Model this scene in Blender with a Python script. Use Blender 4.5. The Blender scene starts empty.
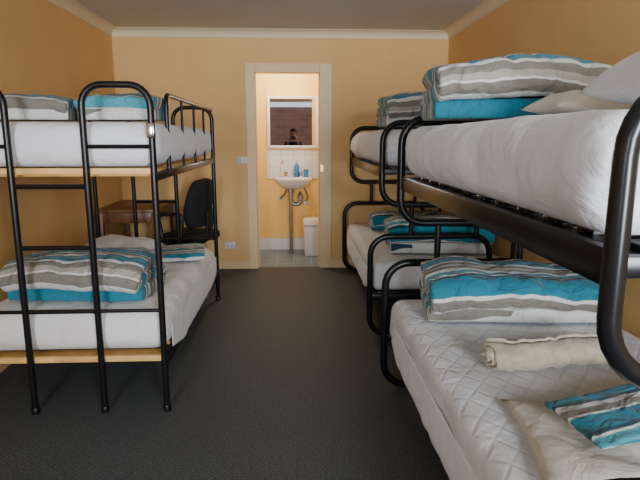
import bpy, bmesh, math, random
from mathutils import Vector, Matrix, noise
random.seed(4)
SC = bpy.context.scene
COL = SC.collection
V = Vector

# ------------------------------------------------------------ materials
def new_mat(name):
    m = bpy.data.materials.new(name); m.use_nodes = True
    nt = m.node_tree
    return m, nt, nt.nodes["Principled BSDF"]

def mat(name, col, rough=0.6, metal=0.0, nscale=20, namt=0.08, bump=0.0, bscale=None, spec=None, sheen=0, bdist=0.01, distort=0.0):
    m, nt, b = new_mat(name)
    N, L = nt.nodes, nt.links
    tc = N.new("ShaderNodeTexCoord")
    no = N.new("ShaderNodeTexNoise"); no.inputs["Scale"].default_value = nscale; no.inputs["Detail"].default_value = 4
    L.new(tc.outputs["Object"], no.inputs["Vector"])
    r = N.new("ShaderNodeValToRGB")
    r.color_ramp.elements[0].position = 0.3; r.color_ramp.elements[1].position = 0.7
    r.color_ramp.elements[0].color = (*[c*(1-namt) for c in col], 1)
    r.color_ramp.elements[1].color = (*[min(1, c*(1+namt)) for c in col], 1)
    L.new(no.outputs["Fac"], r.inputs["Fac"]); L.new(r.outputs["Color"], b.inputs["Base Color"])
    b.inputs["Roughness"].default_value = rough; b.inputs["Metallic"].default_value = metal
    if spec is not None: b.inputs["Specular IOR Level"].default_value = spec
    if sheen: b.inputs["Sheen Weight"].default_value = sheen
    if bump:
        n2 = N.new("ShaderNodeTexNoise"); n2.inputs["Scale"].default_value = bscale or nscale*3; n2.inputs["Detail"].default_value = 5
        n2.inputs["Distortion"].default_value = distort
        L.new(tc.outputs["Object"], n2.inputs["Vector"])
        bp = N.new("ShaderNodeBump"); bp.inputs["Strength"].default_value = bump; bp.inputs["Distance"].default_value = bdist
        L.new(n2.outputs["Fac"], bp.inputs["Height"]); L.new(bp.outputs["Normal"], b.inputs["Normal"])
    return m

M_WALL = mat("wall_paint", (0.80, 0.50, 0.205), 0.75, nscale=2.5, namt=0.04, bump=0.08, bscale=60)
M_BWALL = mat("bathroom_paint", (0.92, 0.63, 0.19), 0.6, nscale=2.5, namt=0.03)
M_CEIL = mat("ceiling_paint", (0.58, 0.57, 0.53), 0.85, nscale=3, namt=0.03)
M_CORN = mat("cornice_paint", (0.78, 0.66, 0.47), 0.6, nscale=3, namt=0.03)
M_TRIM = mat("door_trim_paint", (0.82, 0.58, 0.30), 0.4, nscale=5, namt=0.04)
M_BLACK = mat("black_tube_enamel", (0.007, 0.007, 0.008), 0.28, 0.0, nscale=30, namt=0.2, spec=0.35)
M_SHEET = mat("white_sheet", (0.81, 0.81, 0.86), 0.8, nscale=6, namt=0.03, bump=0.7, bscale=5.0, sheen=0.2, bdist=0.04, distort=0.9)
M_SHEETC = mat("creamy_white_sheet", (0.82, 0.78, 0.76), 0.8, nscale=6, namt=0.03, bump=0.6, bscale=5.5, sheen=0.2, bdist=0.035, distort=0.7)
M_PILLOW = mat("pillow_cotton", (0.80, 0.77, 0.74), 0.85, nscale=6, namt=0.04, bump=0.5, bscale=9, sheen=0.2, bdist=0.03, distort=1.0)
M_LINEN = mat("cream_linen", (0.68, 0.62, 0.54), 0.9, nscale=6, namt=0.05, bump=0.5, bscale=8, sheen=0.2, bdist=0.03, distort=0.8)
M_TOWEL = mat("beige_towel", (0.50, 0.43, 0.31), 0.95, nscale=40, namt=0.15, bump=0.7, bscale=200, sheen=0.4, bdist=0.004)
M_PINE = mat("pine_wood", (0.80, 0.46, 0.15), 0.5, nscale=9, namt=0.18)
M_DESK = mat("desk_wood", (0.17, 0.075, 0.027), 0.4, nscale=12, namt=0.25)
M_CHAIR = mat("black_fabric", (0.012, 0.012, 0.014), 0.85, nscale=90, namt=0.3, bump=0.3, bscale=300)
M_PLAST = mat("black_plastic", (0.012, 0.012, 0.013), 0.45, nscale=50, namt=0.1)
M_WPLAST = mat("white_plastic", (0.72, 0.72, 0.72), 0.35, nscale=30, namt=0.03)
M_GPLAST = mat("pale_grey_plastic", (0.50, 0.49, 0.46), 0.4, nscale=30, namt=0.03)
M_BRASS = mat("brass", (0.75, 0.56, 0.25), 0.3, 0.8, nscale=30, namt=0.05)
M_CER = mat("white_ceramic", (0.80, 0.82, 0.84), 0.12, nscale=10, namt=0.02)
M_CHROME = mat("chrome", (0.60, 0.60, 0.62), 0.15, 1.0, nscale=10, namt=0.04)
M_PIPE = mat("chrome_pipe", (0.30, 0.30, 0.33), 0.3, 0.75, nscale=10, namt=0.2)
M_ALU = mat("mirror_frame_white", (0.78, 0.80, 0.82), 0.4, 0.0, nscale=20, namt=0.04)
M_BLUE = mat("blue_bottle", (0.03, 0.22, 0.60), 0.2, nscale=10, namt=0.05)
M_ORANGE = mat("orange_plastic", (0.85, 0.35, 0.06), 0.3, nscale=10, namt=0.05)
M_SKIN = mat("skin", (0.26, 0.14, 0.09), 0.6, nscale=20, namt=0.06, spec=0.1)
M_HAIR = mat("dark_hair", (0.012, 0.009, 0.008), 0.8, nscale=60, namt=0.3, spec=0.05)
M_SHIRT = mat("navy_shirt", (0.010, 0.015, 0.035), 0.95, nscale=60, namt=0.1, spec=0.02)
M_JEAN = mat("jeans", (0.03, 0.045, 0.09), 0.8, nscale=80, namt=0.2, spec=0.05)
M_GREY = mat("outside_paving", (0.25, 0.24, 0.22), 0.9, nscale=12, namt=0.2)

def mirror_mat():
    m, nt, b = new_mat("mirror_glass")
    N, L = nt.nodes, nt.links
    no = N.new("ShaderNodeTexNoise"); no.inputs["Scale"].default_value = 2
    r = N.new("ShaderNodeValToRGB")
    r.color_ramp.elements[0].color = (0.84, 0.85, 0.85, 1); r.color_ramp.elements[1].color = (0.88, 0.89, 0.89, 1)
    L.new(no.outputs["Fac"], r.inputs["Fac"]); L.new(r.outputs["Color"], b.inputs["Base Color"])
    b.inputs["Metallic"].default_value = 1; b.inputs["Roughness"].default_value = 0.02
    return m
M_MIRROR = mirror_mat()

def carpet_mat():
    m, nt, b = new_mat("grey_carpet")
    N, L = nt.nodes, nt.links
    tc = N.new("ShaderNodeTexCoord")
    mp = N.new("ShaderNodeMapping"); mp.inputs["Rotation"].default_value = (0, 0, math.radians(38))
    L.new(tc.outputs["Object"], mp.inputs["Vector"])
    vo = N.new("ShaderNodeTexVoronoi"); vo.inputs["Scale"].default_value = 62; vo.inputs["Randomness"].default_value = 0.25
    L.new(mp.outputs["Vector"], vo.inputs["Vector"])
    no = N.new("ShaderNodeTexNoise"); no.inputs["Scale"].default_value = 90; no.inputs["Detail"].default_value = 2
    L.new(tc.outputs["Object"], no.inputs["Vector"])
    mx = N.new("ShaderNodeMath"); mx.operation = 'MULTIPLY_ADD'
    L.new(vo.outputs["Distance"], mx.inputs[0]); mx.inputs[1].default_value = 0.9; L.new(no.outputs["Fac"], mx.inputs[2])
    r = N.new("ShaderNodeValToRGB")
    r.color_ramp.elements[0].position = 0.45; r.color_ramp.elements[0].color = (0.112, 0.126, 0.134, 1)
    r.color_ramp.elements[1].position = 1.0; r.color_ramp.elements[1].color = (0.044, 0.051, 0.056, 1)
    L.new(mx.outputs[0], r.inputs["Fac"]); L.new(r.outputs["Color"], b.inputs["Base Color"])
    b.inputs["Roughness"].default_value = 0.62
    bp = N.new("ShaderNodeBump"); bp.inputs["Strength"].default_value = 0.45; bp.inputs["Distance"].default_value = 0.006
    bp.invert = True
    L.new(mx.outputs[0], bp.inputs["Height"]); L.new(bp.outputs["Normal"], b.inputs["Normal"])
    return m
M_CARPET = carpet_mat()

def brick_mat(name, c1, c2, mortar, scale, bw, rh, ms, axis='XZ', rough=0.8, offset=0.5):
    m, nt, b = new_mat(name)
    N, L = nt.nodes, nt.links
    tc = N.new("ShaderNodeTexCoord")
    sp = N.new("ShaderNodeSeparateXYZ"); cb = N.new("ShaderNodeCombineXYZ")
    L.new(tc.outputs["Object"], sp.inputs[0])
    L.new(sp.outputs["X"], cb.inputs["X"]); L.new(sp.outputs["Z" if axis == 'XZ' else "Y"], cb.inputs["Y"])
    br = N.new("ShaderNodeTexBrick"); br.offset = offset
    br.inputs["Scale"].default_value = scale
    br.inputs["Brick Width"].default_value = bw; br.inputs["Row Height"].default_value = rh
    br.inputs["Mortar Size"].default_value = ms
    br.inputs["Color1"].default_value = (*c1, 1); br.inputs["Color2"].default_value = (*c2, 1); br.inputs["Mortar"].default_value = (*mortar, 1)
    L.new(cb.outputs[0], br.inputs["Vector"]); L.new(br.outputs["Color"], b.inputs["Base Color"])
    b.inputs["Roughness"].default_value = rough
    return m
M_BRICK = brick_mat("red_brick", (0.27, 0.12, 0.08), (0.20, 0.085, 0.055), (0.24, 0.14, 0.10), 1, 0.36, 0.12, 0.012)
M_TILE = brick_mat("white_tiles", (0.75, 0.76, 0.78), (0.72, 0.74, 0.76), (0.45, 0.45, 0.45), 1, 0.15, 0.15, 0.003, rough=0.2, offset=0)
M_FTILE = brick_mat("grey_floor_tiles", (0.11, 0.18, 0.27), (0.14, 0.22, 0.31), (0.26, 0.32, 0.40), 1, 0.2, 0.2, 0.006, axis='XY', rough=0.35, offset=0)

def stripe_mat(name, shift=0.0, period=0.39):
    m, nt, b = new_mat(name)
    N, L = nt.nodes, nt.links
    uv = N.new("ShaderNodeUVMap"); uv.uv_map = "UVMap"
    sp = N.new("ShaderNodeSeparateXYZ"); L.new(uv.outputs[0], sp.inputs[0])
    tc = N.new("ShaderNodeTexCoord")
    no = N.new("ShaderNodeTexNoise"); no.inputs["Scale"].default_value = 3.5; no.inputs["Detail"].default_value = 1; L.new(tc.outputs["Object"], no.inputs["Vector"])
    w = N.new("ShaderNodeMath"); w.operation = 'MULTIPLY_ADD'; L.new(no.outputs["Fac"], w.inputs[0]); w.inputs[1].default_value = 0.03
    L.new(sp.outputs["X"], w.inputs[2])
    a = N.new("ShaderNodeMath"); a.operation = 'MULTIPLY_ADD'; L.new(w.outputs[0], a.inputs[0]); a.inputs[1].default_value = 1/period; a.inputs[2].default_value = shift
    f = N.new("ShaderNodeMath"); f.operation = 'FRACT'; L.new(a.outputs[0], f.inputs[0])
    r = N.new("ShaderNodeValToRGB"); cr = r.color_ramp; cr.interpolation = 'CONSTANT'
    TEAL = (0.010, 0.190, 0.275); LT = (0.06, 0.31, 0.39); WH = (0.64, 0.64, 0.60); TA = (0.20, 0.185, 0.15); LTA = (0.36, 0.34, 0.28); NV = (0.010, 0.055, 0.085)
    stops = [(0.0, TEAL), (0.17, NV), (0.21, WH), (0.235, LT), (0.32, WH), (0.39, TA), (0.47, WH), (0.485, LTA), (0.53, TA),
             (0.59, WH), (0.64, TEAL), (0.79, NV), (0.83, WH), (0.89, TA), (0.97, WH)]
    cr.elements[0].position = 0; cr.elements[0].color = (*stops[0][1], 1)
    cr.elements[1].position = stops[-1][0]; cr.elements[1].color = (*stops[-1][1], 1)
    for p, c in stops[1:-1]:
        e = cr.elements.new(p); e.color = (*c, 1)
    L.new(f.outputs[0], r.inputs["Fac"]); L.new(r.outputs["Color"], b.inputs["Base Color"])
    b.inputs["Roughness"].default_value = 0.9; b.inputs["Sheen Weight"].default_value = 0.15
    n2 = N.new("ShaderNodeTexNoise"); n2.inputs["Scale"].default_value = 8; n2.inputs["Detail"].default_value = 4; n2.inputs["Distortion"].default_value = 1.1
    L.new(tc.outputs["Object"], n2.inputs["Vector"])
    bp = N.new("ShaderNodeBump"); bp.inputs["Strength"].default_value = 1.0; bp.inputs["Distance"].default_value = 0.045
    L.new(n2.outputs["Fac"], bp.inputs["Height"]); L.new(bp.outputs["Normal"], b.inputs["Normal"])
    return m
STR = [stripe_mat("striped_quilt_cotton_%s" % c, s) for c, s in zip("abcd", (0.0, 0.3, 0.55, 0.8))]

def quilt_mat():
    m, nt, b = new_mat("quilted_mattress_cover")
    N, L = nt.nodes, nt.links
    tc = N.new("ShaderNodeTexCoord"); sp = N.new("ShaderNodeSeparateXYZ"); L.new(tc.outputs["Object"], sp.inputs[0])
    def mth(op, a, bb):
        n = N.new("ShaderNodeMath"); n.operation = op
        for i, x in enumerate((a, bb)):
            if x is None: continue
            if isinstance(x, (int, float)): n.inputs[i].default_value = x
            else: L.new(x, n.inputs[i])
        return n.outputs[0]
    s = mth('MULTIPLY', mth('ADD', sp.outputs["X"], mth('MULTIPLY', sp.outputs["Y"], 0.75)), 11.0)
    d = mth('MULTIPLY', mth('SUBTRACT', sp.outputs["X"], mth('MULTIPLY', sp.outputs["Y"], 0.75)), 11.0)
    h1 = mth('PINGPONG', s, 0.5); h2 = mth('PINGPONG', d, 0.5)
    h = mth('MINIMUM', h1, h2)
    hh = mth('MINIMUM', mth('MULTIPLY', h, 7.0), 1.0)
    g = N.new("ShaderNodeNewGeometry"); sg = N.new("ShaderNodeSeparateXYZ"); L.new(g.outputs["Normal"], sg.inputs[0])
    top = mth('GREATER_THAN', sg.outputs["Z"], 0.6)
    inv = mth('MULTIPLY', mth('SUBTRACT', 1.0, hh), top)
    fin = mth('SUBTRACT', 1.0, inv)
    n2 = N.new("ShaderNodeTexNoise"); n2.inputs["Scale"].default_value = 5; n2.inputs["Detail"].default_value = 3; n2.inputs["Distortion"].default_value = 0.7; L.new(tc.outputs["Object"], n2.inputs["Vector"])
    tot = mth('ADD', mth('MULTIPLY', fin, 0.12), mth('MULTIPLY', n2.outputs["Fac"], 1.2))
    mix = N.new("ShaderNodeMix"); mix.data_type = 'RGBA'
    mix.inputs["A"].default_value = (0.72, 0.71, 0.72, 1); mix.inputs["B"].default_value = (0.80, 0.795, 0.82, 1)
    L.new(fin, mix.inputs["Factor"]); L.new(mix.outputs["Result"], b.inputs["Base Color"])
    bp = N.new("ShaderNodeBump"); bp.inputs["Strength"].default_value = 0.5; bp.inputs["Distance"].default_value = 0.025
    L.new(tot, bp.inputs["Height"]); L.new(bp.outputs["Normal"], b.inputs["Normal"])
    b.inputs["Roughness"].default_value = 0.8
    return m
M_QUILT = quilt_mat()

# ------------------------------------------------------------ mesh helpers
def fillet(pts, r, n=7, closed=False):
    pts = [V(p) for p in pts]; out = []
    N = len(pts)
    for i, p in enumerate(pts):
        if not closed and i in (0, N-1):
            out.append(p); continue
        a = pts[(i-1) % N]-p; b = pts[(i+1) % N]-p
        if a.angle(b) > 3.1: out.append(p); continue
        ra = min(r, a.length*0.49); rb = min(r, b.length*0.49); rr = min(ra, rb)
        A = p+a.normalized()*rr; B = p+b.normalized()*rr
        for k in range(n+1):
            t = k/n
            w = 0.75
            den = (1-t)**2+2*t*(1-t)*w+t*t
            out.append((A*(1-t)**2+p*2*t*(1-t)*w+B*t*t)/den)
    return out

def sweep(bm, pts, r, seg=12, closed=False):
    pts = [V(p) for p in pts]; N = len(pts)
    rings = []; up = None
    for i, p in enumerate(pts):
        if closed: t = (pts[(i+1) % N]-pts[i-1])
        else: t = pts[min(i+1, N-1)]-pts[max(i-1, 0)]
        t.normalize()
        if up is None:
            up = t.orthogonal().normalized()
        else:
            up = (up-t*up.dot(t)).normalized()
        s = t.cross(up)
        rad = r(i/(N-1)) if callable(r) else r
        rings.append([bm.verts.new(p+(up*math.cos(2*math.pi*k/seg)+s*math.sin(2*math.pi*k/seg))*rad) for k in range(seg)])
    for i in range(N if closed else N-1):
        A = rings[i]; B = rings[(i+1) % N]
        off = 0
        if closed and i == N-1:
            off = min(range(seg), key=lambda o: (A[0].co-B[o].co).length)
        for k in range(seg):
            bm.faces.new((A[k], A[(k+1) % seg], B[(k+1+off) % seg], B[(k+off) % seg]))
    if not closed:
        bm.faces.new(rings[0][::-1]); bm.faces.new(rings[-1])

def merge(bm, b2):
    me = bpy.data.meshes.new("tmp"); b2.to_mesh(me); b2.free(); bm.from_mesh(me); bpy.data.meshes.remove(me)

def box(bm, x0, x1, y0, y1, z0, z1, bev=0.0, seg=2):
    b = bmesh.new(); bmesh.ops.create_cube(b, size=1)
    for v in b.verts:
        v.co = V(((x0+x1)/2+v.co.x*(x1-x0), (y0+y1)/2+v.co.y*(y1-y0), (z0+z1)/2+v.co.z*(z1-z0)))
    if bev: bmesh.ops.bevel(b, geom=list(b.edges), offset=bev, segments=seg, affect='EDGES', profile=0.5)
    merge(bm, b)

def softbox(bm, c, size, rad, cuts=(10, 16, 4), amp=0.0, fs=5, seed=0, dome=0.0, sag=0.0):
    hx, hy, hz = [s/2 for s in size]
    b = bmesh.new()
    def axis(h, n):
        n = max(n, 2)
        inner = h-rad
        pts = [-h, -h+rad*0.35, -h+rad*0.7]+[-inner+2*inner*i/n for i in range(n+1)]+[h-rad*0.7, h-rad*0.35, h]
        return pts
    xs, ys, zs = axis(hx, cuts[0]), axis(hy, cuts[1]), axis(hz, cuts[2])
    idx = {}
    def vert(i, j, k):
        key = (i, j, k)
        if key in idx: return idx[key]
        p = V((xs[i], ys[j], zs[k]))
        q = V((max(-hx+rad, min(hx-rad, p.x)), max(-hy+rad, min(hy-rad, p.y)), max(-hz+rad, min(hz-rad, p.z))))
        d = p-q
        p2 = q+d.normalized()*rad
        if p2.z > 0:
            p2.z += dome*(1-(p2.x/hx)**2)*(1-(p2.y/hy)**4)
            p2.z -= sag*max(0, p2.y/hy)**6*(0.3+0.7*(abs(p2.x)/hx)**2)
        if amp:
            n3 = noise.noise_vector(V((p2.x*fs+seed*7, p2.y*fs, p2.z*fs*0.5)))
            n4 = noise.noise_vector(V((p2.x*fs*2.7+seed*3, p2.y*fs*2.7+p2.z*6, p2.z*fs)))
            m = 1.0 if p2.z > -hz+rad*0.5 else 0.2
            p2 += V((n3.x+n4.x*0.35, n3.y+n4.y*0.35, n3.z*0.25*(1 if p2.z > 0 else 0)))*amp*m
        idx[key] = b.verts.new(p2+V(c)); return idx[key]
    nx, ny, nz = len(xs), len(ys), len(zs)
    for i in range(nx-1):
        for j in range(ny-1):
            b.faces.new((vert(i, j, nz-1), vert(i+1, j, nz-1), vert(i+1, j+1, nz-1), vert(i, j+1, nz-1)))
            b.faces.new((vert(i, j, 0), vert(i, j+1, 0), vert(i+1, j+1, 0), vert(i+1, j, 0)))
    for i in range(nx-1):
        for k in range(nz-1):
            b.faces.new((vert(i, 0, k), vert(i+1, 0, k), vert(i+1, 0, k+1), vert(i, 0, k+1)))
            b.faces.new((vert(i, ny-1, k), vert(i, ny-1, k+1), vert(i+1, ny-1, k+1), vert(i+1, ny-1, k)))
    for j in range(ny-1):
        for k in range(nz-1):
            b.faces.new((vert(0, j, k), vert(0, j, k+1), vert(0, j+1, k+1), vert(0, j+1, k)))
            b.faces.new((vert(nx-1, j, k), vert(nx-1, j+1, k), vert(nx-1, j+1, k+1), vert(nx-1, j, k+1)))
    merge(bm, b)

def lathe(bm, prof, c, seg=24):
    rings = []
    for r, z in prof:
        rings.append([bm.verts.new(V(c)+V((r*math.cos(2*math.pi*k/seg), r*math.sin(2*math.pi*k/seg), z))) for k in range(seg)])
    for A, B in zip(rings, rings[1:]):
        for k in range(seg):
            bm.faces.new((A[k], A[(k+1) % seg], B[(k+1) % seg], B[k]))
    bm.faces.new(rings[0][::-1]); bm.faces.new(rings[-1])

def fin(bm, name, material, parent=None, origin=(0, 0, 0), label=None, category=None, kind=None, group=None, smooth=True, ang=40):
    bmesh.ops.recalc_face_normals(bm, faces=list(bm.faces))
    o = V(origin)
    bmesh.ops.translate(bm, verts=list(bm.verts), vec=-o)
    me = bpy.data.meshes.new(name); bm.to_mesh(me); bm.free()
    me.materials.append(material)
    ob = bpy.data.objects.new(name, me); COL.objects.link(ob)
    if smooth:
        for p in me.polygons: p.use_smooth = True
        try: me.set_sharp_from_angle(angle=math.radians(ang))
        except Exception: pass
    if parent: ob.parent = parent
    else: ob.location = o
    if label: ob["label"] = label
    if category: ob["category"] = category
    if kind: ob["kind"] = kind
    if group: ob["group"] = group
    return ob

def empty(name, loc, label, category, group=None):
    e = bpy.data.objects.new(name, None); e.empty_display_size = 0.1; e.location = loc; COL.objects.link(e)
    e["label"] = label; e["category"] = category
    if group: e["group"] = group
    return e

def structure(name, boxes, material, bev=0, label=None):
    bm = bmesh.new()
    for b in boxes: box(bm, *b, bev=bev)
    return fin(bm, name, material, kind="structure", smooth=False, label=label, category=None)

# ------------------------------------------------------------ room
XL, XR, YF, YN, H = -1.80, 1.61, 5.77, -1.60, 2.47
DL, DR, DH = -0.39, 0.28, 2.06
structure("floor", [(XL-0.1, XR+0.1, YN-0.1, YF+0.05, -0.1, 0)], M_CARPET, label="dark grey woven carpet floor")
structure("ceiling", [(XL-0.1, XR+0.1, YN-0.1, YF+0.12, H, H+0.1)], M_CEIL, label="pale plaster ceiling")
structure("wall_left", [(XL-0.1, XL, YN, YF, 0, H)], M_WALL, label="tan painted wall beside the single bunk")
structure("wall_right", [(XR, XR+0.1, YN, YF, 0, H)], M_WALL, label="tan painted wall beside two bunks")
structure("wall_far", [(XL-0.1, DL-0.02, YF, YF+0.12, 0, H), (DR+0.02, XR+0.1, YF, YF+0.12, 0, H), (DL-0.02, DR+0.02, YF, YF+0.12, DH+0.02, H)], M_WALL, label="tan painted wall with a doorway to the washroom")
WX0, WX1, WZ0, WZ1 = -1.55, 1.36, 0.85, 2.40
structure("wall_near", [(XL-0.1, WX0, YN-0.1, YN, 0, H), (WX1, XR+0.1, YN-0.1, YN, 0, H), (WX0, WX1, YN-0.1, YN, 0, WZ0), (WX0, WX1, YN-0.1, YN, WZ1, H)], M_WALL, label="tan painted wall with a wide window")
structure("window_1", [(WX0, WX1, YN-0.08, YN-0.03, WZ0, WZ0+0.04), (WX0, WX1, YN-0.08, YN-0.03, WZ1-0.04, WZ1),
                       (WX0, WX0+0.04, YN-0.08, YN-0.03, WZ0, WZ1), (WX1-0.04, WX1, YN-0.08, YN-0.03, WZ0, WZ1),
                       (-0.74, -0.70, YN-0.08, YN-0.03, WZ0, WZ1), (0.70, 0.74, YN-0.08, YN-0.03, WZ0, WZ1)], M_ALU, label="aluminium window frame")
structure("wall_outside", [(-5, 5, -4.2, -4.0, -0.1, 2.36)], M_BRICK, label="red brick wall seen in the mirror")
structure("ground", [(-5, 5, -4.0, YN-0.1, -0.2, -0.1)], M_GREY, label="outdoor paving")
def frame_boxes(y0, y1):
    return [(DL-0.095, DL-0.0, y0, y1, 0, DH+0.09), (DR+0.0, DR+0.125, y0, y1, 0, DH+0.09), (DL, DR, y0, y1, DH, DH+0.09)]
structure("trim_1", frame_boxes(YF-0.02, YF-0.001), M_TRIM, bev=0.004, label="cream painted door architrave")
structure("trim_2", [(DL-0.02, DL, YF, YF+0.12, 0, DH), (DR, DR+0.02, YF, YF+0.12, 0, DH), (DL-0.02, DR+0.02, YF, YF+0.12, DH, DH+0.02),
                     (DL, DL+0.012, YF+0.05, YF+0.08, 0, DH), (DR-0.012, DR, YF+0.05, YF+0.08, 0, DH)], M_TRIM, label="painted door jamb")
structure("baseboard_far", [(XL, DL-0.095, YF-0.015, YF, 0, 0.09), (DR+0.125, XR, YF-0.015, YF, 0, 0.09)], M_TRIM, bev=0.003)
structure("baseboard_left", [(XL, XL+0.015, YN, YF-0.015, 0, 0.09)], M_TRIM, bev=0.003)
structure("baseboard_right", [(XR-0.015, XR, YN, YF-0.015, 0, 0.09)], M_TRIM, bev=0.003)
def cornice(name, p0, p1, inward):
    bm = bmesh.new(); s = 0.065
    prof = [(0, 0), (0, -s-0.008), (0.008, -s-0.008), (0.008, -s)]
    for k in range(1, 9):
        a = math.pi/2*k/8
        prof.append((0.008+s*(1-math.cos(a)), -s+s*math.sin(a)*0.93))
    prof += [(s+0.016, -0.005), (s+0.016, 0)]
    p0, p1, inn = V(p0), V(p1), V(inward)
    A = [bm.verts.new(p0+inn*a+V((0, 0, b))) for a, b in prof]
    B = [bm.verts.new(p1+inn*a+V((0, 0, b))) for a, b in prof]
    n = len(prof)
    for k in range(n): bm.faces.new((A[k], A[(k+1) % n], B[(k+1) % n], B[k]))
    bm.faces.new(A); bm.faces.new(B[::-1])
    fin(bm, name, M_CORN, kind="structure", label="pale cove cornice", smooth=False)
cornice("trim_3", (XL, YF, H), (XR, YF, H), (0, -1, 0))
cornice("trim_4", (XL, YN, H), (XL, YF, H), (1, 0, 0))
cornice("trim_5", (XR, YN, H), (XR, YF, H), (-1, 0, 0))
BX0, BX1, BY = -1.0, 0.75, 6.78
structure("floor", [(BX0, BX1, YF+0.05, BY, -0.1, 0.0)], M_FTILE, label="grey tiled washroom floor")
structure("wall_bathroom_back", [(BX0-0.1, BX1+0.1, BY, BY+0.1, 0, H)], M_BWALL)
structure("wall_bathroom_left", [(BX0-0.1, BX0, YF+0.12, BY, 0, H)], M_BWALL)
structure("wall_bathroom_right", [(BX1, BX1+0.1, YF+0.12, BY, 0, H)], M_BWALL)
structure("ceiling", [(BX0-0.1, BX1+0.1, YF+0.12, BY+0.1, H, H+0.1)], M_CEIL)
structure("trim_6", [(BX0, BX1, BY-0.012, BY, 0, 0.15)], M_TILE, label="white tile skirting")
structure("trim_7", [(-0.33, 0.40, BY-0.010, BY, 0.90, 1.255)], M_TILE, label="white tile splashback")

# ------------------------------------------------------------ mirror, basin etc
mo = (0.005, BY, 1.58)
mir = empty("wall_mirror", mo, "white framed rectangular mirror hung above the basin", "mirror")
bm = bmesh.new()
mx0, mx1, mz0, mz1 = -0.315, 0.31, 1.275, 1.90
y0, y1 = BY-0.035, BY-0.002
for b in [(mx0, mx0+0.035, y0, y1, mz0, mz1), (mx1-0.035, mx1, y0, y1, mz0, mz1), (mx0+0.035, mx1-0.035, y0, y1, mz0, mz0+0.035), (mx0+0.035, mx1-0.035, y0, y1, mz1-0.035, mz1)]:
    box(bm, *b, bev=0.003)
fin(bm, "mirror_frame", M_ALU, mir, mo)
bm = bmesh.new(); box(bm, mx0+0.035, mx1-0.035, y0+0.012, y1, mz0+0.035, mz1-0.035)
fin(bm, "mirror_glass", M_MIRROR, mir, mo, smooth=False)

bo = (0.0, 6.55, 0.0)
sink = empty("wash_basin", bo, "small white ceramic wash basin with exposed pipes, fixed to tiled wall", "sink")
bm = bmesh.new()
def basin_ring(rx, ry, yc, z, n=36, sq=2.6):
    out = []
    for k in range(n):
        a = 2*math.pi*k/n; c, s = math.cos(a), math.sin(a)
        out.append(bm.verts.new((rx*abs(c)**(2/sq)*(1 if c > 0 else -1), yc+ry*abs(s)**(2/sq)*(1 if s > 0 else -1), z)))
    return out
rings = [basin_ring(0.06, 0.05, 6.60, 0.79), basin_ring(0.14, 0.12, 6.58, 0.81), basin_ring(0.20, 0.17, 6.565, 0.86), basin_ring(0.225, 0.195, 6.555, 0.90),
         basin_ring(0.228, 0.20, 6.555, 0.92), basin_ring(0.220, 0.192, 6.555, 0.928), basin_ring(0.185, 0.135, 6.52, 0.922), basin_ring(0.165, 0.115, 6.52, 0.89),
         basin_ring(0.10, 0.07, 6.525, 0.84), basin_ring(0.02, 0.02, 6.53, 0.83)]
for A, B in zip(rings, rings[1:]):
    for k in range(36): bm.faces.new((A[k], A[(k+1) % 36], B[(k+1) % 36], B[k]))
bm.faces.new(rings[0][::-1]); bm.faces.new(rings[-1])
fin(bm, "basin", M_CER, sink, bo, ang=60)
bm = bmesh.new()
sweep(bm, fillet([(0, 6.68, 0.925), (0, 6.68, 1.02), (0, 6.56, 1.0)], 0.03), 0.011)
for s in (-1, 1):
    lathe(bm, [(0.018, 0), (0.018, 0.03), (0.011, 0.04), (0.022, 0.05), (0.022, 0.065), (0.008, 0.07)], (s*0.09, 6.69, 0.925), 12)
fin(bm, "tap", M_CHROME, sink, bo)
bm = bmesh.new()
sweep(bm, [(-0.035, 6.60, 0.0), (-0.035, 6.60, 0.64)], 0.021)
sweep(bm, fillet([(-0.035, 6.60, 0.80), (-0.035, 6.60, 0.60), (0.085, 6.60, 0.60), (0.085, 6.60, 0.72), (0.085, 6.76, 0.72)], 0.055), 0.025)
lathe(bm, [(0.036, 0), (0.036, 0.05)], (-0.035, 6.60, 0.745), 16)
lathe(bm, [(0.034, 0), (0.034, 0.04)], (0.085, 6.60, 0.67), 16)
lathe(bm, [(0.035, 0), (0.035, 0.012)], (-0.035, 6.60, 0.0), 16)
sweep(bm, fillet([(-0.09, 6.69, 0.90), (-0.09, 6.69, 0.74), (-0.16, 6.72, 0.66), (-0.16, 6.77, 0.66)], 0.04), 0.010)
sweep(bm, fillet([(0.10, 6.69, 0.90), (0.14, 6.69, 0.78), (0.18, 6.72, 0.68), (0.15, 6.77, 0.60)], 0.04), 0.010)
for x, z in ((-0.16, 0.66), (0.15, 0.60)):
    sweep(bm, [(x, 6.735, z), (x, 6.775, z)], 0.020)
fin(bm, "pipe", M_PIPE, sink, bo, label="chrome waste and water pipes")

def bottle(name, x, y, z, h, r, m1, m2, label, cat):
    e = empty(name, (x, y, z), label, cat)
    bm = bmesh.new(); lathe(bm, [(r*0.9, 0), (r, 0.006), (r, h*0.62), (r*0.85, h*0.72), (r*0.35, h*0.78), (r*0.35, h*0.82)], (x, y, z), 18)
    fin(bm, "bottle_body", m1, e, (x, y, z))
    bm = bmesh.new(); lathe(bm, [(r*0.45, h*0.8), (r*0.45, h*0.9), (r*0.15, h*0.91), (r*0.15, h)], (x, y, z), 14)
    box(bm, x-0.012, x+0.012, y-0.035, y+0.01, z+h*0.96, z+h*1.02, bev=0.003)
    fin(bm, "pump_cap", m2, e, (x, y, z))
bottle("soap_dispenser", 0.042, 6.722, 0.9290, 0.20, 0.030, M_BLUE, M_WPLAST, "blue soap bottle with white pump on the basin", "bottle")
bottle("soap_dispenser", -0.135, 6.722, 0.9290, 0.20, 0.028, M_WPLAST, M_ORANGE, "white bottle with orange cap on the basin", "bottle")
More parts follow.
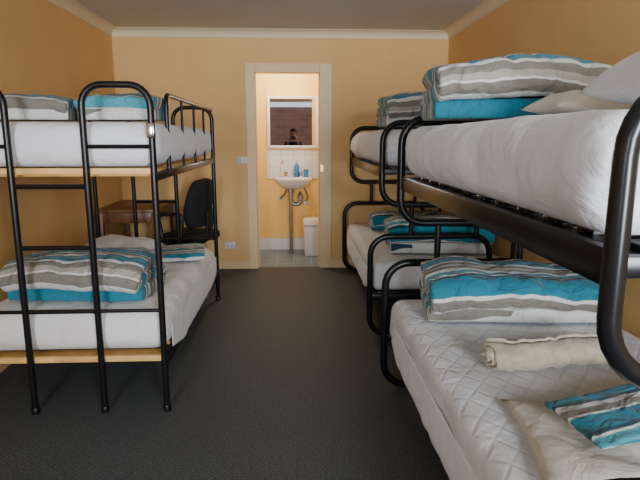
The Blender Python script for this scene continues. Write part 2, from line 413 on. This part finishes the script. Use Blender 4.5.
bm = bmesh.new(); lathe(bm, [(0.026, 0), (0.03, 0.09), (0.027, 0.09), (0.023, 0.006)], (0.155, 6.70, 0.9290), 18)
fin(bm, "tumbler", M_BLUE, None, (0.155, 6.70, 0.9290), "blue plastic tumbler on the basin ledge", "cup")

bo = (0.215, 6.45, 0)
e = empty("waste_bin", bo, "white plastic swing-lid waste bin under the basin", "bin")
bm = bmesh.new(); box(bm, 0.115, 0.315, 6.33, 6.57, 0.0, 0.37, bev=0.02, seg=3)
for v in bm.verts:
    f = 0.86+0.14*v.co.z/0.37; v.co.x = 0.215+(v.co.x-0.215)*f; v.co.y = 6.45+(v.co.y-6.45)*f
fin(bm, "bin_body", M_WPLAST, e, bo)
bm = bmesh.new(); box(bm, 0.108, 0.322, 6.322, 6.578, 0.37, 0.46, bev=0.025, seg=3)
for v in bm.verts:
    f = 1-0.22*max(0, (v.co.z-0.38))/0.08; v.co.y = 6.45+(v.co.y-6.45)*f
fin(bm, "bin_lid", M_WPLAST, e, bo)

def wall_plate(name, x, z, w, h, label, cat, n):
    o = (x, YF, z); e = empty(name, o, label, cat)
    bm = bmesh.new(); box(bm, x-w/2, x+w/2, YF-0.012, YF-0.001, z-h/2, z+h/2, bev=0.003); fin(bm, "cover_plate", M_WPLAST, e, o)
    for i in range(n):
        cx = x+(i-(n-1)/2)*w*0.42
        bm = bmesh.new(); box(bm, cx-0.009, cx+0.009, YF-0.018, YF-0.012, z-0.014, z+0.014, bev=0.002)
        fin(bm, "rocker_switch", M_GPLAST, e, o)
wall_plate("light_switch", -0.53, 1.17, 0.115, 0.072, "white two-gang light switch beside the doorway", "switch", 2)
wall_plate("power_outlet", -0.69, 0.26, 0.115, 0.072, "white double power outlet low on the wall", "outlet", 2)
structure("trim_8", [(DR+0.004, DR+0.040, YF-0.026, YF-0.0205, 1.05, 1.12)], M_BRASS, bev=0.002, label="brass latch plate on the door frame")

# ------------------------------------------------------------ left bunk
LX = [-1.66, -1.342, -0.988, -0.67]
TR = 0.0165
lo = (-1.165, 3.63, 0)
lb = empty("bunk_bed", lo, "black tubular steel single-over-single bunk bed with hooped ends and pine slats", "bed")
for Y, sg in ((2.65, 1), (4.61, -1)):
    bm = bmesh.new()
    for a, b in ((LX[0], LX[1]), (LX[2], LX[3])):
        sweep(bm, fillet([(a, Y, 0.0), (a, Y, 1.645), (b, Y, 1.645), (b, Y, 0.0)], 0.10), TR)
        for z in (1.36, 0.545):
            sweep(bm, [(a, Y, z), (b, Y, z)], 0.010, 8)
    for z in (1.17, 0.87, 0.545):
        sweep(bm, [(LX[1], Y, z), (LX[2], Y, z)], 0.012, 8)
    for x in LX:
        lathe(bm, [(0.021, 0), (0.021, 0.03), (0.018, 0.034)], (x, Y, 0), 12)
    fin(bm, "end_frame", M_BLACK, lb, lo)
for z in (0.255, 1.215):
    for x in (LX[0]+0.0, LX[3]-0.0):
        bm = bmesh.new(); box(bm, x-0.014, x+0.014, 2.665, 4.595, z-0.02, z+0.02, bev=0.004)
        fin(bm, "side_rail", M_BLACK, lb, lo)
    bm = bmesh.new()
    box(bm, LX[0]+0.02, LX[3]-0.015, 2.664, 2.69, z+0.012, z+0.042, bev=0.003)
    box(bm, LX[0]+0.02, LX[3]-0.015, 4.57, 4.596, z+0.012, z+0.042, bev=0.003)
    for i in range(11):
        y = 2.76+i*0.175
        box(bm, LX[0]+0.015, LX[3]-0.035, y, y+0.07, z-0.004, z+0.018, bev=0.003)
    fin(bm, "slat_base", M_PINE, lb, lo, label="pale pine slatted base")
bm = bmesh.new()
X = LX[3]
sweep(bm, fillet([(X, 2.98, 1.235), (X, 2.98, 1.625), (X, 4.60, 1.625)], 0.05), 0.0125)
for y in (3.38, 3.78, 4.18): sweep(bm, [(X, y, 1.235), (X, y, 1.625)], 0.008, 8)
fin(bm, "guard_rail", M_BLACK, lb, lo)
bm = bmesh.new(); box(bm, -0.69, -0.655, 2.628, 2.672, 1.40, 1.47, bev=0.004)
fin(bm, "rail_bracket", M_CHROME, lb, lo, label="grey metal clip")

def mattress(x0, x1, y0, y1, z0, z1, m, label, seed, dome=0.008, rad=0.06, amp=0.014, skirt=None, depth=0.05, sag=0.0):
    c = ((x0+x1)/2, (y0+y1)/2, (z0+z1)/2); o = (c[0], c[1], z0)
    bm = bmesh.new()
    softbox(bm, c, (x1-x0, y1-y0, z1-z0), rad, (18, 50, 6), amp=amp, fs=4.5, seed=seed, dome=dome, sag=sag)
    ob = fin(bm, "mattress", m, None, o, label, "mattress", group="bunk mattresses", ang=80)
    if skirt is not None:
        sx, out = skirt
        bm = bmesh.new(); rows = []
        nz, ny = 9, 90
        for i in range(nz+1):
            t = i/nz; row = []
            for j in range(ny+1):
                q = j/ny
                y = y0+0.09+(y1-y0-0.18)*q
                ed = min(1, min(q, 1-q)*8)
                w = noise.noise(V((y*4, t*1.5, seed)))*0.008+math.sin(y*19+3*noise.noise(V((y*2, seed, 0))))*0.003*t
                low = z0-depth*ed-0.008*noise.noise(V((y*2.2, seed*2, 5)))
                z = z0+0.12+(low-z0-0.12)*t
                row.append(bm.verts.new((sx+out*((0.002+0.010*math.sin(t*2.5)*ed)+abs(w)*ed), y, z)))
            rows.append(row)
        for i in range(nz):
            for j in range(ny): bm.faces.new((rows[i][j], rows[i][j+1], rows[i+1][j+1], rows[i+1][j]))
        sk = fin(bm, "sheet_edge", m if m is M_SHEETC else M_SHEET, ob, o, ang=170)
        sm = sk.modifiers.new("thickness", 'SOLIDIFY'); sm.thickness = 0.004
    return ob
mattress(-1.645, -0.660, 2.695, 4.565, 1.260, 1.475, M_SHEET, "white sheeted mattress on the upper bunk beside the desk", 1, rad=0.075, amp=0.014)
mattress(-1.645, -0.655, 2.695, 4.565, 0.300, 0.53, M_SHEETC, "creamy white sheeted mattress on the lower bunk beside the desk", 2, rad=0.09, amp=0.016, sag=0.07, skirt=(-0.660, 1), depth=0.04)

# ------------------------------------------------------------ right bunks
RX0, RX1 = 0.57, 1.53
LXo = 0.50
def right_bunk(Y0, Y1):
    o = (1.05, (Y0+Y1)/2, 0)
    e = empty("bunk_bed", o, "black steel bunk bed with rounded loop ends and wider lower bunk", "bed", "matching loop-end bunk beds")
    parts = []
    for Y in (Y0, Y1):
        bm = bmesh.new()
        sweep(bm, fillet([(RX0, Y, 0.95), (RX0, Y, 1.50), (RX1, Y, 1.50), (RX1, Y, 0.95)], 0.13, closed=True), 0.021, 14, closed=True)
        sweep(bm, fillet([(LXo, Y, 0.022), (LXo, Y, 0.73), (1.34, Y, 0.73), (1.34, Y, 0.022)], 0.13, closed=True), 0.021, 14, closed=True)
        for x in (0.78, 1.24):
            sweep(bm, [(x, Y, 0.73), (x, Y, 0.95)], 0.0175, 10)
        sweep(bm, [(RX1-0.02, Y, 0.0), (RX1-0.02, Y, 1.0)], 0.0175, 10)
        box(bm, RX0+0.01, RX1-0.01, Y-0.012, Y+0.012, 1.155, 1.195, bev=0.003)
        box(bm, LXo+0.01, RX1+0.01, Y-0.012, Y+0.012, 0.275, 0.315, bev=0.003)
        parts.append(fin(bm, "end_frame", M_BLACK, e, o))
    for x, z, hh in ((RX0+0.012, 1.167, 0.036), (RX1-0.012, 1.180, 0.022), (LXo+0.040, 0.295, 0.025), (RX1+0.01, 0.295, 0.025)):
        bm = bmesh.new(); box(bm, x-0.016, x+0.013, Y0+0.012, Y1-0.012, z-hh, z+hh, bev=0.004)
        parts.append(fin(bm, "side_rail", M_BLACK, e, o))
    for z, xa, xb in ((1.180, RX0+0.09, RX1-0.025), (0.295, LXo+0.055, RX1-0.005)):
        bm = bmesh.new()
        box(bm, xa-0.065 if z > 1 else xa, xa+0.02, Y0+0.05, Y1-0.05, z-0.005, z+0.005)
        for i in range(11):
            y = Y0+0.06+i*(Y1-Y0-0.19)/10
            box(bm, xa, xb, y, y+0.07, z-0.002, z+0.020, bev=0.003)
        parts.append(fin(bm, "slat_base", M_BLACK, e, o))
    return e, parts
rb, rparts = right_bunk(0.91, 2.85)
DY = 2.74
rb2 = rb.copy(); COL.objects.link(rb2); rb2.location.y += DY; rb2.location.x += 0.03
for p in rparts:
    c = p.copy(); c.parent = rb2; COL.objects.link(c)

for k, (dy, w) in enumerate(((0, "under striped quilts"), (DY, "near the doorway"))):
    dx = 0.03*k
    mattress(RX0-0.014+dx, RX1+dx, 0.955+dy, 2.805+dy, 1.204, 1.455, M_SHEET, "thick white sheeted upper bunk mattress "+w, 5+k, dome=0.014, rad=0.11, amp=0.030)
    mattress(LXo+0.022+dx, RX1+dx, 0.955+dy, 2.805+dy, 0.3205, 0.55-0.02*k, M_QUILT, "white quilted lower bunk mattress "+w, 8+k, dome=0.0, amp=0.012, skirt=(LXo+0.022+dx, -1), depth=0.035)

# ------------------------------------------------------------ bedding
def quilt(loc, L, D, layers, h, material, label, rot=0, seed=0, name="folded_quilt", cat="quilt", group="striped folded quilts", wob=1.0, flop=0.0):
    bm = bmesh.new(); uvl = bm.loops.layers.uv.new("UVMap")
    path = []
    tot = layers*h
    for i in range(layers):
        z = h*0.5+i*h
        sgn = 1 if i % 2 == 0 else -1
        hwa = D/2-h*0.5-0.035*abs(noise.noise(V((i*2.3+seed, 5.5, 0))))
        hwb = D/2-h*0.5-0.035*abs(noise.noise(V(((i+1)*2.3+seed, 5.5, 0))))
        n = 16
        for k in range(n+1):
            path.append((-sgn*hwa+(sgn*hwb+sgn*hwa)*k/n, z, i))
        if i < layers-1:
            for k in range(1, 7):
                a = math.pi*k/7
                path.append((sgn*(hwb+math.sin(a)*h*0.48), z+h*(1-math.cos(a))/2, i+k/7))
    S = [0]
    for p, q in zip(path, path[1:]): S.append(S[-1]+math.hypot(q[0]-p[0], q[1]-p[1]))
    nv = 48; rows = []
    for (y, z, li) in path:
        row = []
        ext = L/2*(1-0.10*abs(noise.noise(V((li*0.9+seed*3.1, 0.3, 0)))))
        for j in range(nv+1):
            t = -1+2*j/nv
            x = t*ext
            nz = noise.noise_vector(V((x*4.5+seed*11, y*3.5, z*3)))
            n2 = noise.noise_vector(V((x*13+seed*5, y*8, li*1.1)))
            cr = abs(noise.noise(V((x*7+seed*2.2+y*3, y*2.0, li*0.7))))
            zz = z*(1-0.17*abs(t)**3.5)+(nz.z*0.036*(z/tot)+n2.z*0.009*min(1, z/tot+0.2)-0.09*max(0, 0.12-cr)*(z/tot))*wob
            yy = y*(1-0.06*abs(t)**4)+(nz.y*0.024+n2.y*0.009)*wob
            zz -= (0.040+flop)*(z/tot)*(abs(y)/(D/2))**2.5*min(1, layers/2)
            row.append(bm.verts.new((x+nz.x*0.016*wob, yy, max(zz, h*0.5+0.002))))
        rows.append(row)
    for i in range(len(rows)-1):
        for j in range(nv):
            f = bm.faces.new((rows[i][j], rows[i][j+1], rows[i+1][j+1], rows[i+1][j]))
            for lp, (si, vj) in zip(f.loops, ((i, j), (i, j+1), (i+1, j+1), (i+1, j))):
                lp[uvl].uv = (S[si], vj/nv)
    me = bpy.data.meshes.new(name); bm.to_mesh(me); bm.free(); me.materials.append(material)
    for p in me.polygons: p.use_smooth = True
    ob = bpy.data.objects.new(name, me); COL.objects.link(ob)
    md = ob.modifiers.new("thickness", 'SOLIDIFY'); md.thickness = h*0.88; md.offset = 0
    sb = ob.modifiers.new("soft", 'SUBSURF'); sb.levels = 1; sb.render_levels = 1
    ob.location = loc; ob.rotation_euler.z = math.radians(rot)
    ob["label"] = label; ob["category"] = cat
    if group: ob["group"] = group
    return ob

def pillow(loc, w, d, h, material, label, rot=0, tilt=(0, 0), seed=0, name="pillow", wr=1.0):
    bm = bmesh.new(); uvl = bm.loops.layers.uv.new("UVMap")
    n = 32; top = {}; bot = {}
    for i in range(n+1):
        for j in range(n+1):
            u = -1+2*i/n; v = -1+2*j/n
            e = max(0, (1-abs(u)**3.2)*(1-abs(v)**3.2))**0.6
            x = u*w/2*(1-0.07*(1-v*v)*abs(u)); y = v*d/2*(1-0.07*(1-u*u)*abs(v))
            nz = (noise.noise(V((x*7+seed*5, y*7, 0)))*0.022+noise.noise(V((x*15+seed*5, y*11, 3)))*0.010*wr)*e*wr
            top[i, j] = bm.verts.new((x, y, h*0.3+h*0.7*e+nz))
            if 0 < i < n and 0 < j < n: bot[i, j] = bm.verts.new((x, y, h*0.3*(1-e)))
            else: bot[i, j] = top[i, j]
    for i in range(n):
        for j in range(n):
            ks = ((i, j), (i+1, j), (i+1, j+1), (i, j+1))
            f = bm.faces.new([top[k] for k in ks])
            for lp, k in zip(f.loops, ks): lp[uvl].uv = (k[1]/n*d, k[0]/n)
            f = bm.faces.new([bot[k] for k in ks[::-1]])
            for lp, k in zip(f.loops, ks[::-1]): lp[uvl].uv = (k[1]/n*d, k[0]/n)
    ob = fin(bm, name, material, None, (0, 0, 0), label, "pillow", ang=170)
    ob.location = loc; ob.rotation_euler = (math.radians(tilt[0]), math.radians(tilt[1]), math.radians(rot))
    return ob

def towel_roll(loc, L, r, label, rot=0, seed=0):
    bm = bmesh.new(); turns = 3.2; n = 90; nv = 30; rows = []
    for i in range(n+1):
        t = i/n; a = t*turns*2*math.pi; rr = r*(0.12+0.80*t)
        row = []
        for j in range(nv+1):
            v = -1+2*j/nv
            w = 1+0.24*noise.noise(V((v*4.5+seed, math.cos(a)*1.2, math.sin(a)*1.2)))+0.12*noise.noise(V((v*12+seed, math.cos(a)*2.5, math.sin(a)*2.5)))
            off = (1-t)*0.03*(1 if v > 0 else -1)*(abs(v)**4)
            zz = max(r*0.07, r*0.93+math.sin(a)*rr*w*0.86)
            row.append(bm.verts.new((v*L/2*(1-0.06*noise.noise(V((a*0.3, seed, v)))) + off+0.008*noise.noise(V((a, v, seed))), math.cos(a)*rr*w*1.2+0.012*math.sin(v*3), zz)))
        rows.append(row)
    for i in range(n):
        for j in range(nv): bm.faces.new((rows[i][j], rows[i][j+1], rows[i+1][j+1], rows[i+1][j]))
    ob = fin(bm, "rolled_towel", M_TOWEL, None, (0, 0, 0), label, "towel", ang=170)
    md = ob.modifiers.new("thickness", 'SOLIDIFY'); md.thickness = r*0.14; md.offset = 0
    ob.location = loc; ob.rotation_euler.z = math.radians(rot)
    return ob

# left lower, near end
quilt((-1.155, 2.99, 0.540), 0.74, 0.46, 3, 0.084, STR[0], "teal and grey striped quilt folded on the lower single bunk", rot=-3, seed=1)
# left upper
quilt((-1.375, 3.0, 1.486), 0.44, 0.34, 2, 0.066, STR[1], "grey and teal striped quilt folded small on the upper bunk", rot=6, seed=2, flop=0.01, wob=0.9)
quilt((-0.915, 3.02, 1.486), 0.40, 0.36, 2, 0.072, STR[2], "striped quilt bundle beside another on the upper bunk", rot=-5, seed=5, flop=0.01, wob=0.9)
# left lower far end
pillow((-1.30, 4.02, 0.543), 0.54, 0.42, 0.13, M_PILLOW, "white pillow at the head of the lower single bunk", rot=-4, seed=3)
quilt((-0.83, 3.94, 0.545), 0.34, 0.48, 2, 0.036, STR[3], "small striped quilt folded beside a white pillow", rot=10, seed=4, wob=0.7)
# right near upper
quilt((0.99, 2.50, 1.476), 0.74, 0.48, 3, 0.094, STR[0], "thick striped quilt folded high on the upper bunk mattress", rot=-4, seed=6)
pillow((1.10, 2.00, 1.480), 0.42, 0.26, 0.09, M_LINEN, "cream pillow in front of the folded quilt on top bunk", rot=5, seed=8)
pillow((1.20, 1.46, 1.482), 0.66, 0.46, 0.19, M_SHEET, "plump white pillow on the upper bunk mattress", rot=-6, seed=9)
# right near lower
quilt((1.03, 2.50, 0.556), 0.80, 0.48, 3, 0.084, STR[2], "large teal and grey striped quilt folded on the quilted mattress", rot=-6, seed=11)
towel_roll((0.95, 1.85, 0.556), 0.46, 0.064, "rolled beige towel on the quilted mattress", rot=3, seed=2)
pillow((1.00, 1.27, 0.556), 0.78, 0.50, 0.06, M_LINEN, "soft rumpled cream pillow on the quilted mattress", rot=-10, seed=14, wr=0.9)
quilt((1.02, 1.36, 0.628), 0.58, 0.26, 2, 0.018, STR[0], "small striped pillowcase folded on the rumpled cream pillow", rot=12, seed=15, name="striped_pillowcase", cat="pillowcase", group=None, wob=0.8, flop=-0.03)
# right far bunk
quilt((1.04, 4.22, 1.476), 0.74, 0.44, 3, 0.088, STR[1], "striped quilt folded on the upper bunk near the doorway", rot=3, seed=17)
quilt((1.10, 4.08, 0.536), 0.78, 0.46, 3, 0.096, STR[3], "striped quilt folded on the lower bunk near the doorway", rot=-3, seed=18)
quilt((1.08, 5.15, 0.536), 0.70, 0.34, 3, 0.060, STR[0], "striped quilt at the wall end of the lower bunk", rot=2, seed=19)

# ------------------------------------------------------------ desk
do = (-1.46, 5.32, 0)
dk = empty("desk", do, "dark brown wooden writing desk against the wall behind the bunk", "desk")
DX = -1.26
bm = bmesh.new(); box(bm, -1.785, DX+0.03, 4.90, 5.72, 0.735, 0.765, bev=0.004); fin(bm, "desk_top", M_DESK, dk, do)
bm = bmesh.new()
for b in [(-1.76, DX+0.01, 4.925, 4.945, 0.64, 0.735), (-1.76, DX+0.01, 5.675, 5.695, 0.64, 0.735), (-1.76, -1.74, 4.945, 5.675, 0.64, 0.735), (DX-0.01, DX+0.01, 4.945, 5.675, 0.66, 0.735)]:
    box(bm, *b, bev=0.003)
fin(bm, "apron", M_DESK, dk, do)
for x in (-1.775, DX-0.03):
    for y in (4.915, 5.66):
        bm = bmesh.new(); box(bm, x, x+0.05, y, y+0.05, 0, 0.735, bev=0.004); fin(bm, "leg", M_DESK, dk, do)

# ------------------------------------------------------------ office chair (faces the desk)
co = (-1.00, 5.20, 0)
ch = empty("office_chair", co, "black fabric swivel office chair with armrests beside the desk", "chair")
cx, cy, _ = co
bm = bmesh.new(); softbox(bm, (cx, cy, 0.47), (0.42, 0.45, 0.085), 0.035, (6, 6, 2)); fin(bm, "seat", M_CHAIR, ch, co, ang=80)
bm = bmesh.new(); softbox(bm, (0, 0, 0), (0.07, 0.44, 0.46), 0.03, (2, 12, 12))
for v in bm.verts:
    y, z = v.co.y, v.co.z
    w = 1-0.46*max(0, z/0.23)**2.4-0.26*max(0, -z/0.23)**2
    v.co = V((cx+0.175+v.co.x-1.5*y*y*w+0.28*z-0.9*max(0, z)**2+0.6*max(0, -z)**2, cy+y*w, 0.80+z-0.4*y*y*(1 if z > 0 else 0)))
fin(bm, "backrest", M_CHAIR, ch, co, ang=80)
bm = bmesh.new(); sweep(bm, fillet([(cx+0.05, cy, 0.42), (cx+0.18, cy, 0.42), (cx+0.20, cy, 0.70)], 0.06), 0.018)
fin(bm, "back_support", M_PLAST, ch, co)
for s in (-1, 1):
    bm = bmesh.new()
    sweep(bm, fillet([(cx+0.06, cy+s*0.20, 0.43), (cx+0.06, cy+s*0.27, 0.44), (cx+0.10, cy+s*0.27, 0.72), (cx-0.17, cy+s*0.27, 0.71), (cx-0.12, cy+s*0.27, 0.45), (cx-0.06, cy+s*0.20, 0.43)], 0.06), 0.020)
    fin(bm, "armrest", M_PLAST, ch, co)
bm = bmesh.new(); lathe(bm, [(0.035, 0.08), (0.035, 0.25), (0.02, 0.26), (0.02, 0.42), (0.08, 0.425)], (cx, cy, 0), 16); fin(bm, "column", M_PLAST, ch, co)
bm = bmesh.new()
for k in range(5):
    a = 2*math.pi*k/5+0.3
    sweep(bm, [(cx, cy, 0.12), (cx+0.13*math.cos(a), cy+0.13*math.sin(a), 0.10), (cx+0.24*math.cos(a), cy+0.24*math.sin(a), 0.065)], lambda t: 0.024-0.008*t, 10)
fin(bm, "star_base", M_PLAST, ch, co)
for k in range(5):
    a = 2*math.pi*k/5+0.3
    px, py = cx+0.24*math.cos(a), cy+0.24*math.sin(a)
    bm = bmesh.new(); t = V((-math.sin(a), math.cos(a), 0))
    sweep(bm, [V((px, py, 0.027))-t*0.022, V((px, py, 0.027))+t*0.022], 0.0265, 16)
    sweep(bm, [(px, py, 0.03), (px, py, 0.07)], 0.008, 8)
    fin(bm, "caster", M_PLAST, ch, co)
ch.rotation_euler.z = math.radians(-22)

# ------------------------------------------------------------ photographer (seen in the mirror)
def skin(name, verts, edges, radii, material, parent, sub=2):
    me = bpy.data.meshes.new(name); me.from_pydata([tuple(v) for v in verts], edges, []); me.materials.append(material)
    ob = bpy.data.objects.new(name, me); COL.objects.link(ob); ob.parent = parent
    md = ob.modifiers.new("skin", 'SKIN'); md.use_smooth_shade = True
    for i, r in enumerate(radii):
        me.skin_vertices[0].data[i].radius = (r, r) if not isinstance(r, tuple) else r
        me.skin_vertices[0].data[i].use_root = (i == 0)
    ob.modifiers.new("sub", 'SUBSURF').levels = sub
    ob.modifiers["sub"].render_levels = sub
    return ob
po = V((0, -0.45, 0))
pe = empty("person", po, "standing person in navy shirt and jeans holding up a phone", "person")
Vt = [(0, 0, 0.86), (0, 0, 1.02), (0, 0, 1.20), (0, 0.0, 1.30), (0, 0.01, 1.36)]
Rd = [0.12, 0.115, 0.125, 0.075, 0.05]
Ed = [(0, 1), (1, 2), (2, 3), (3, 4)]
for s in (-1, 1):
    b = len(Vt)
    Vt += [(s*0.16, 0, 1.25), (s*0.22, 0.06, 1.03), (s*0.115, 0.29, 1.27), (s*0.095, 0.345, 1.355)]
    Rd += [0.06, 0.042, 0.027, (0.034, 0.018)]
    Ed += [(2, b), (b, b+1), (b+1, b+2), (b+2, b+3)]
    c = len(Vt)
    Vt += [(s*0.09, 0, 0.80), (s*0.10, 0.01, 0.46), (s*0.10, -0.02, 0.08), (s*0.11, 0.12, 0.035)]
    Rd += [0.085, 0.058, 0.038, 0.034]
    Ed += [(0, c), (c, c+1), (c+1, c+2), (c+2, c+3)]
    for f in range(4):
        k = len(Vt)
        z0 = 1.375+f*0.018-0.02
        Vt += [(s*0.090, 0.365, z0), (s*0.083, 0.398, z0+0.006), (s*0.062, 0.402, z0+0.008)]
        Rd += [0.009, 0.0085, 0.0075]
        Ed += [(b+3, k), (k, k+1), (k+1, k+2)]
    k = len(Vt)
    Vt += [(s*0.085, 0.345, 1.335), (s*0.055, 0.365, 1.345)]
    Rd += [0.011, 0.009]; Ed += [(b+3, k), (k, k+1)]
skin("body", Vt, Ed, Rd, M_SKIN, pe)
HZ = 1.50
bm = bmesh.new(); bmesh.ops.create_uvsphere(bm, u_segments=28, v_segments=20, radius=1)
for v in bm.verts:
    x, y, z = v.co
    w = 1-0.22*max(0, -z)**1.5
    fy = 0.098*y
    nose = 0.024*math.exp(-(x*x)/0.03-((z+0.12)**2)/0.05) if y > 0 else 0
    eye = -0.008*math.exp(-((abs(x)-0.38)**2)/0.03-((z-0.1)**2)/0.02) if y > 0 else 0
    mouth = 0.006*math.exp(-(x*x)/0.06-((z+0.5)**2)/0.01) if y > 0 else 0
    v.co = V((0.078*x*w, 0.02+fy+nose+eye+mouth, HZ+0.120*z))
for s in (-1, 1):
    b2 = bmesh.new(); bmesh.ops.create_uvsphere(b2, u_segments=12, v_segments=8, radius=1)
    for v in b2.verts: v.co = V((s*0.079+v.co.x*0.010, 0.01+v.co.y*0.018, HZ+v.co.z*0.032))
    merge(bm, b2)
fin(bm, "head", M_SKIN, pe, ang=170)
bm = bmesh.new(); bmesh.ops.create_uvsphere(bm, u_segments=28, v_segments=20, radius=1)
for v in bm.verts:
    x, y, z = v.co
    if y > 0.25 and z < 0.45: v.co.y = 0.25
    v.co = V((0.092*v.co.x, 0.01+0.110*v.co.y, HZ+0.015+0.122*max(v.co.z, -0.75)))
fin(bm, "hair", M_HAIR, pe, ang=170)
sv = [(0, 0, 0.88), (0, 0, 1.05), (0, 0, 1.22), (0, 0, 1.29)]; sr = [0.135, 0.13, 0.14, 0.085]; se = [(0, 1), (1, 2), (2, 3)]
for s in (-1, 1):
    b = len(sv); sv += [(s*0.165, 0, 1.25), (s*0.22, 0.06, 1.03), (s*0.118, 0.28, 1.258)]; sr += [0.080, 0.060, 0.040]; se += [(2, b), (b, b+1), (b+1, b+2)]
skin("shirt", sv, se, sr, M_SHIRT, pe)
sv = [(0, 0, 0.90)]; sr = [0.128]; se = []
for s in (-1, 1):
    b = len(sv); sv += [(s*0.09, 0, 0.80), (s*0.10, 0.01, 0.46), (s*0.10, -0.015, 0.10)]; sr += [0.098, 0.070, 0.055]; se += [(0, b), (b, b+1), (b+1, b+2)]
skin("jeans", sv, se, sr, M_JEAN, pe)
bm = bmesh.new(); box(bm, -0.07, 0.07, -0.056, -0.048, 1.365, 1.435, bev=0.003)
fin(bm, "phone", M_PLAST, None, (0, -0.052, 1.40), "black phone held up by the person", "phone")

# ------------------------------------------------------------ lights
def area(name, loc, rot, sx, sy, e, col):
    l = bpy.data.lights.new(name, 'AREA'); l.shape = 'RECTANGLE'; l.size = sx; l.size_y = sy; l.energy = e; l.color = col
    l.spread = math.radians(86)
    o = bpy.data.objects.new(name, l); o.location = loc; o.rotation_euler = rot; COL.objects.link(o); return o
R90 = math.radians(90)
area("window_daylight", (-1.10, YN-0.02, 1.52), (R90, 0, 0), 0.66, 1.25, 27, (0.86, 0.93, 1.0))
area("window_daylight", (1.04, YN-0.02, 1.52), (R90, 0, 0), 0.58, 1.25, 56, (0.86, 0.93, 1.0))
l = bpy.data.lights.new("washroom_lamp", 'POINT'); l.energy = 32; l.color = (1.0, 0.93, 0.76); l.shadow_soft_size = 0.1
o = bpy.data.objects.new("washroom_lamp", l); o.location = (-0.1, 6.25, 2.3); COL.objects.link(o)
w = bpy.data.worlds.new("sky"); SC.world = w; w.use_nodes = True
w.node_tree.nodes["Background"].inputs["Color"].default_value = (0.80, 0.90, 1.0, 1)
w.node_tree.nodes["Background"].inputs["Strength"].default_value = 1.2

# ------------------------------------------------------------ camera
p = math.atan(102/540); th = math.radians(2.81)
f = V((math.sin(th)*math.cos(p), math.cos(th)*math.cos(p), -math.sin(p)))
r = V((math.cos(th), -math.sin(th), 0)); u = r.cross(f)
cd = bpy.data.cameras.new("camera"); cd.sensor_width = 36; cd.lens = 540/640*36; cd.clip_start = 0.02
cam = bpy.data.objects.new("camera", cd); COL.objects.link(cam)
cam.matrix_world = Matrix(((r.x, u.x, -f.x, 0), (r.y, u.y, -f.y, 0), (r.z, u.z, -f.z, 1.40), (0, 0, 0, 1)))
SC.camera = cam
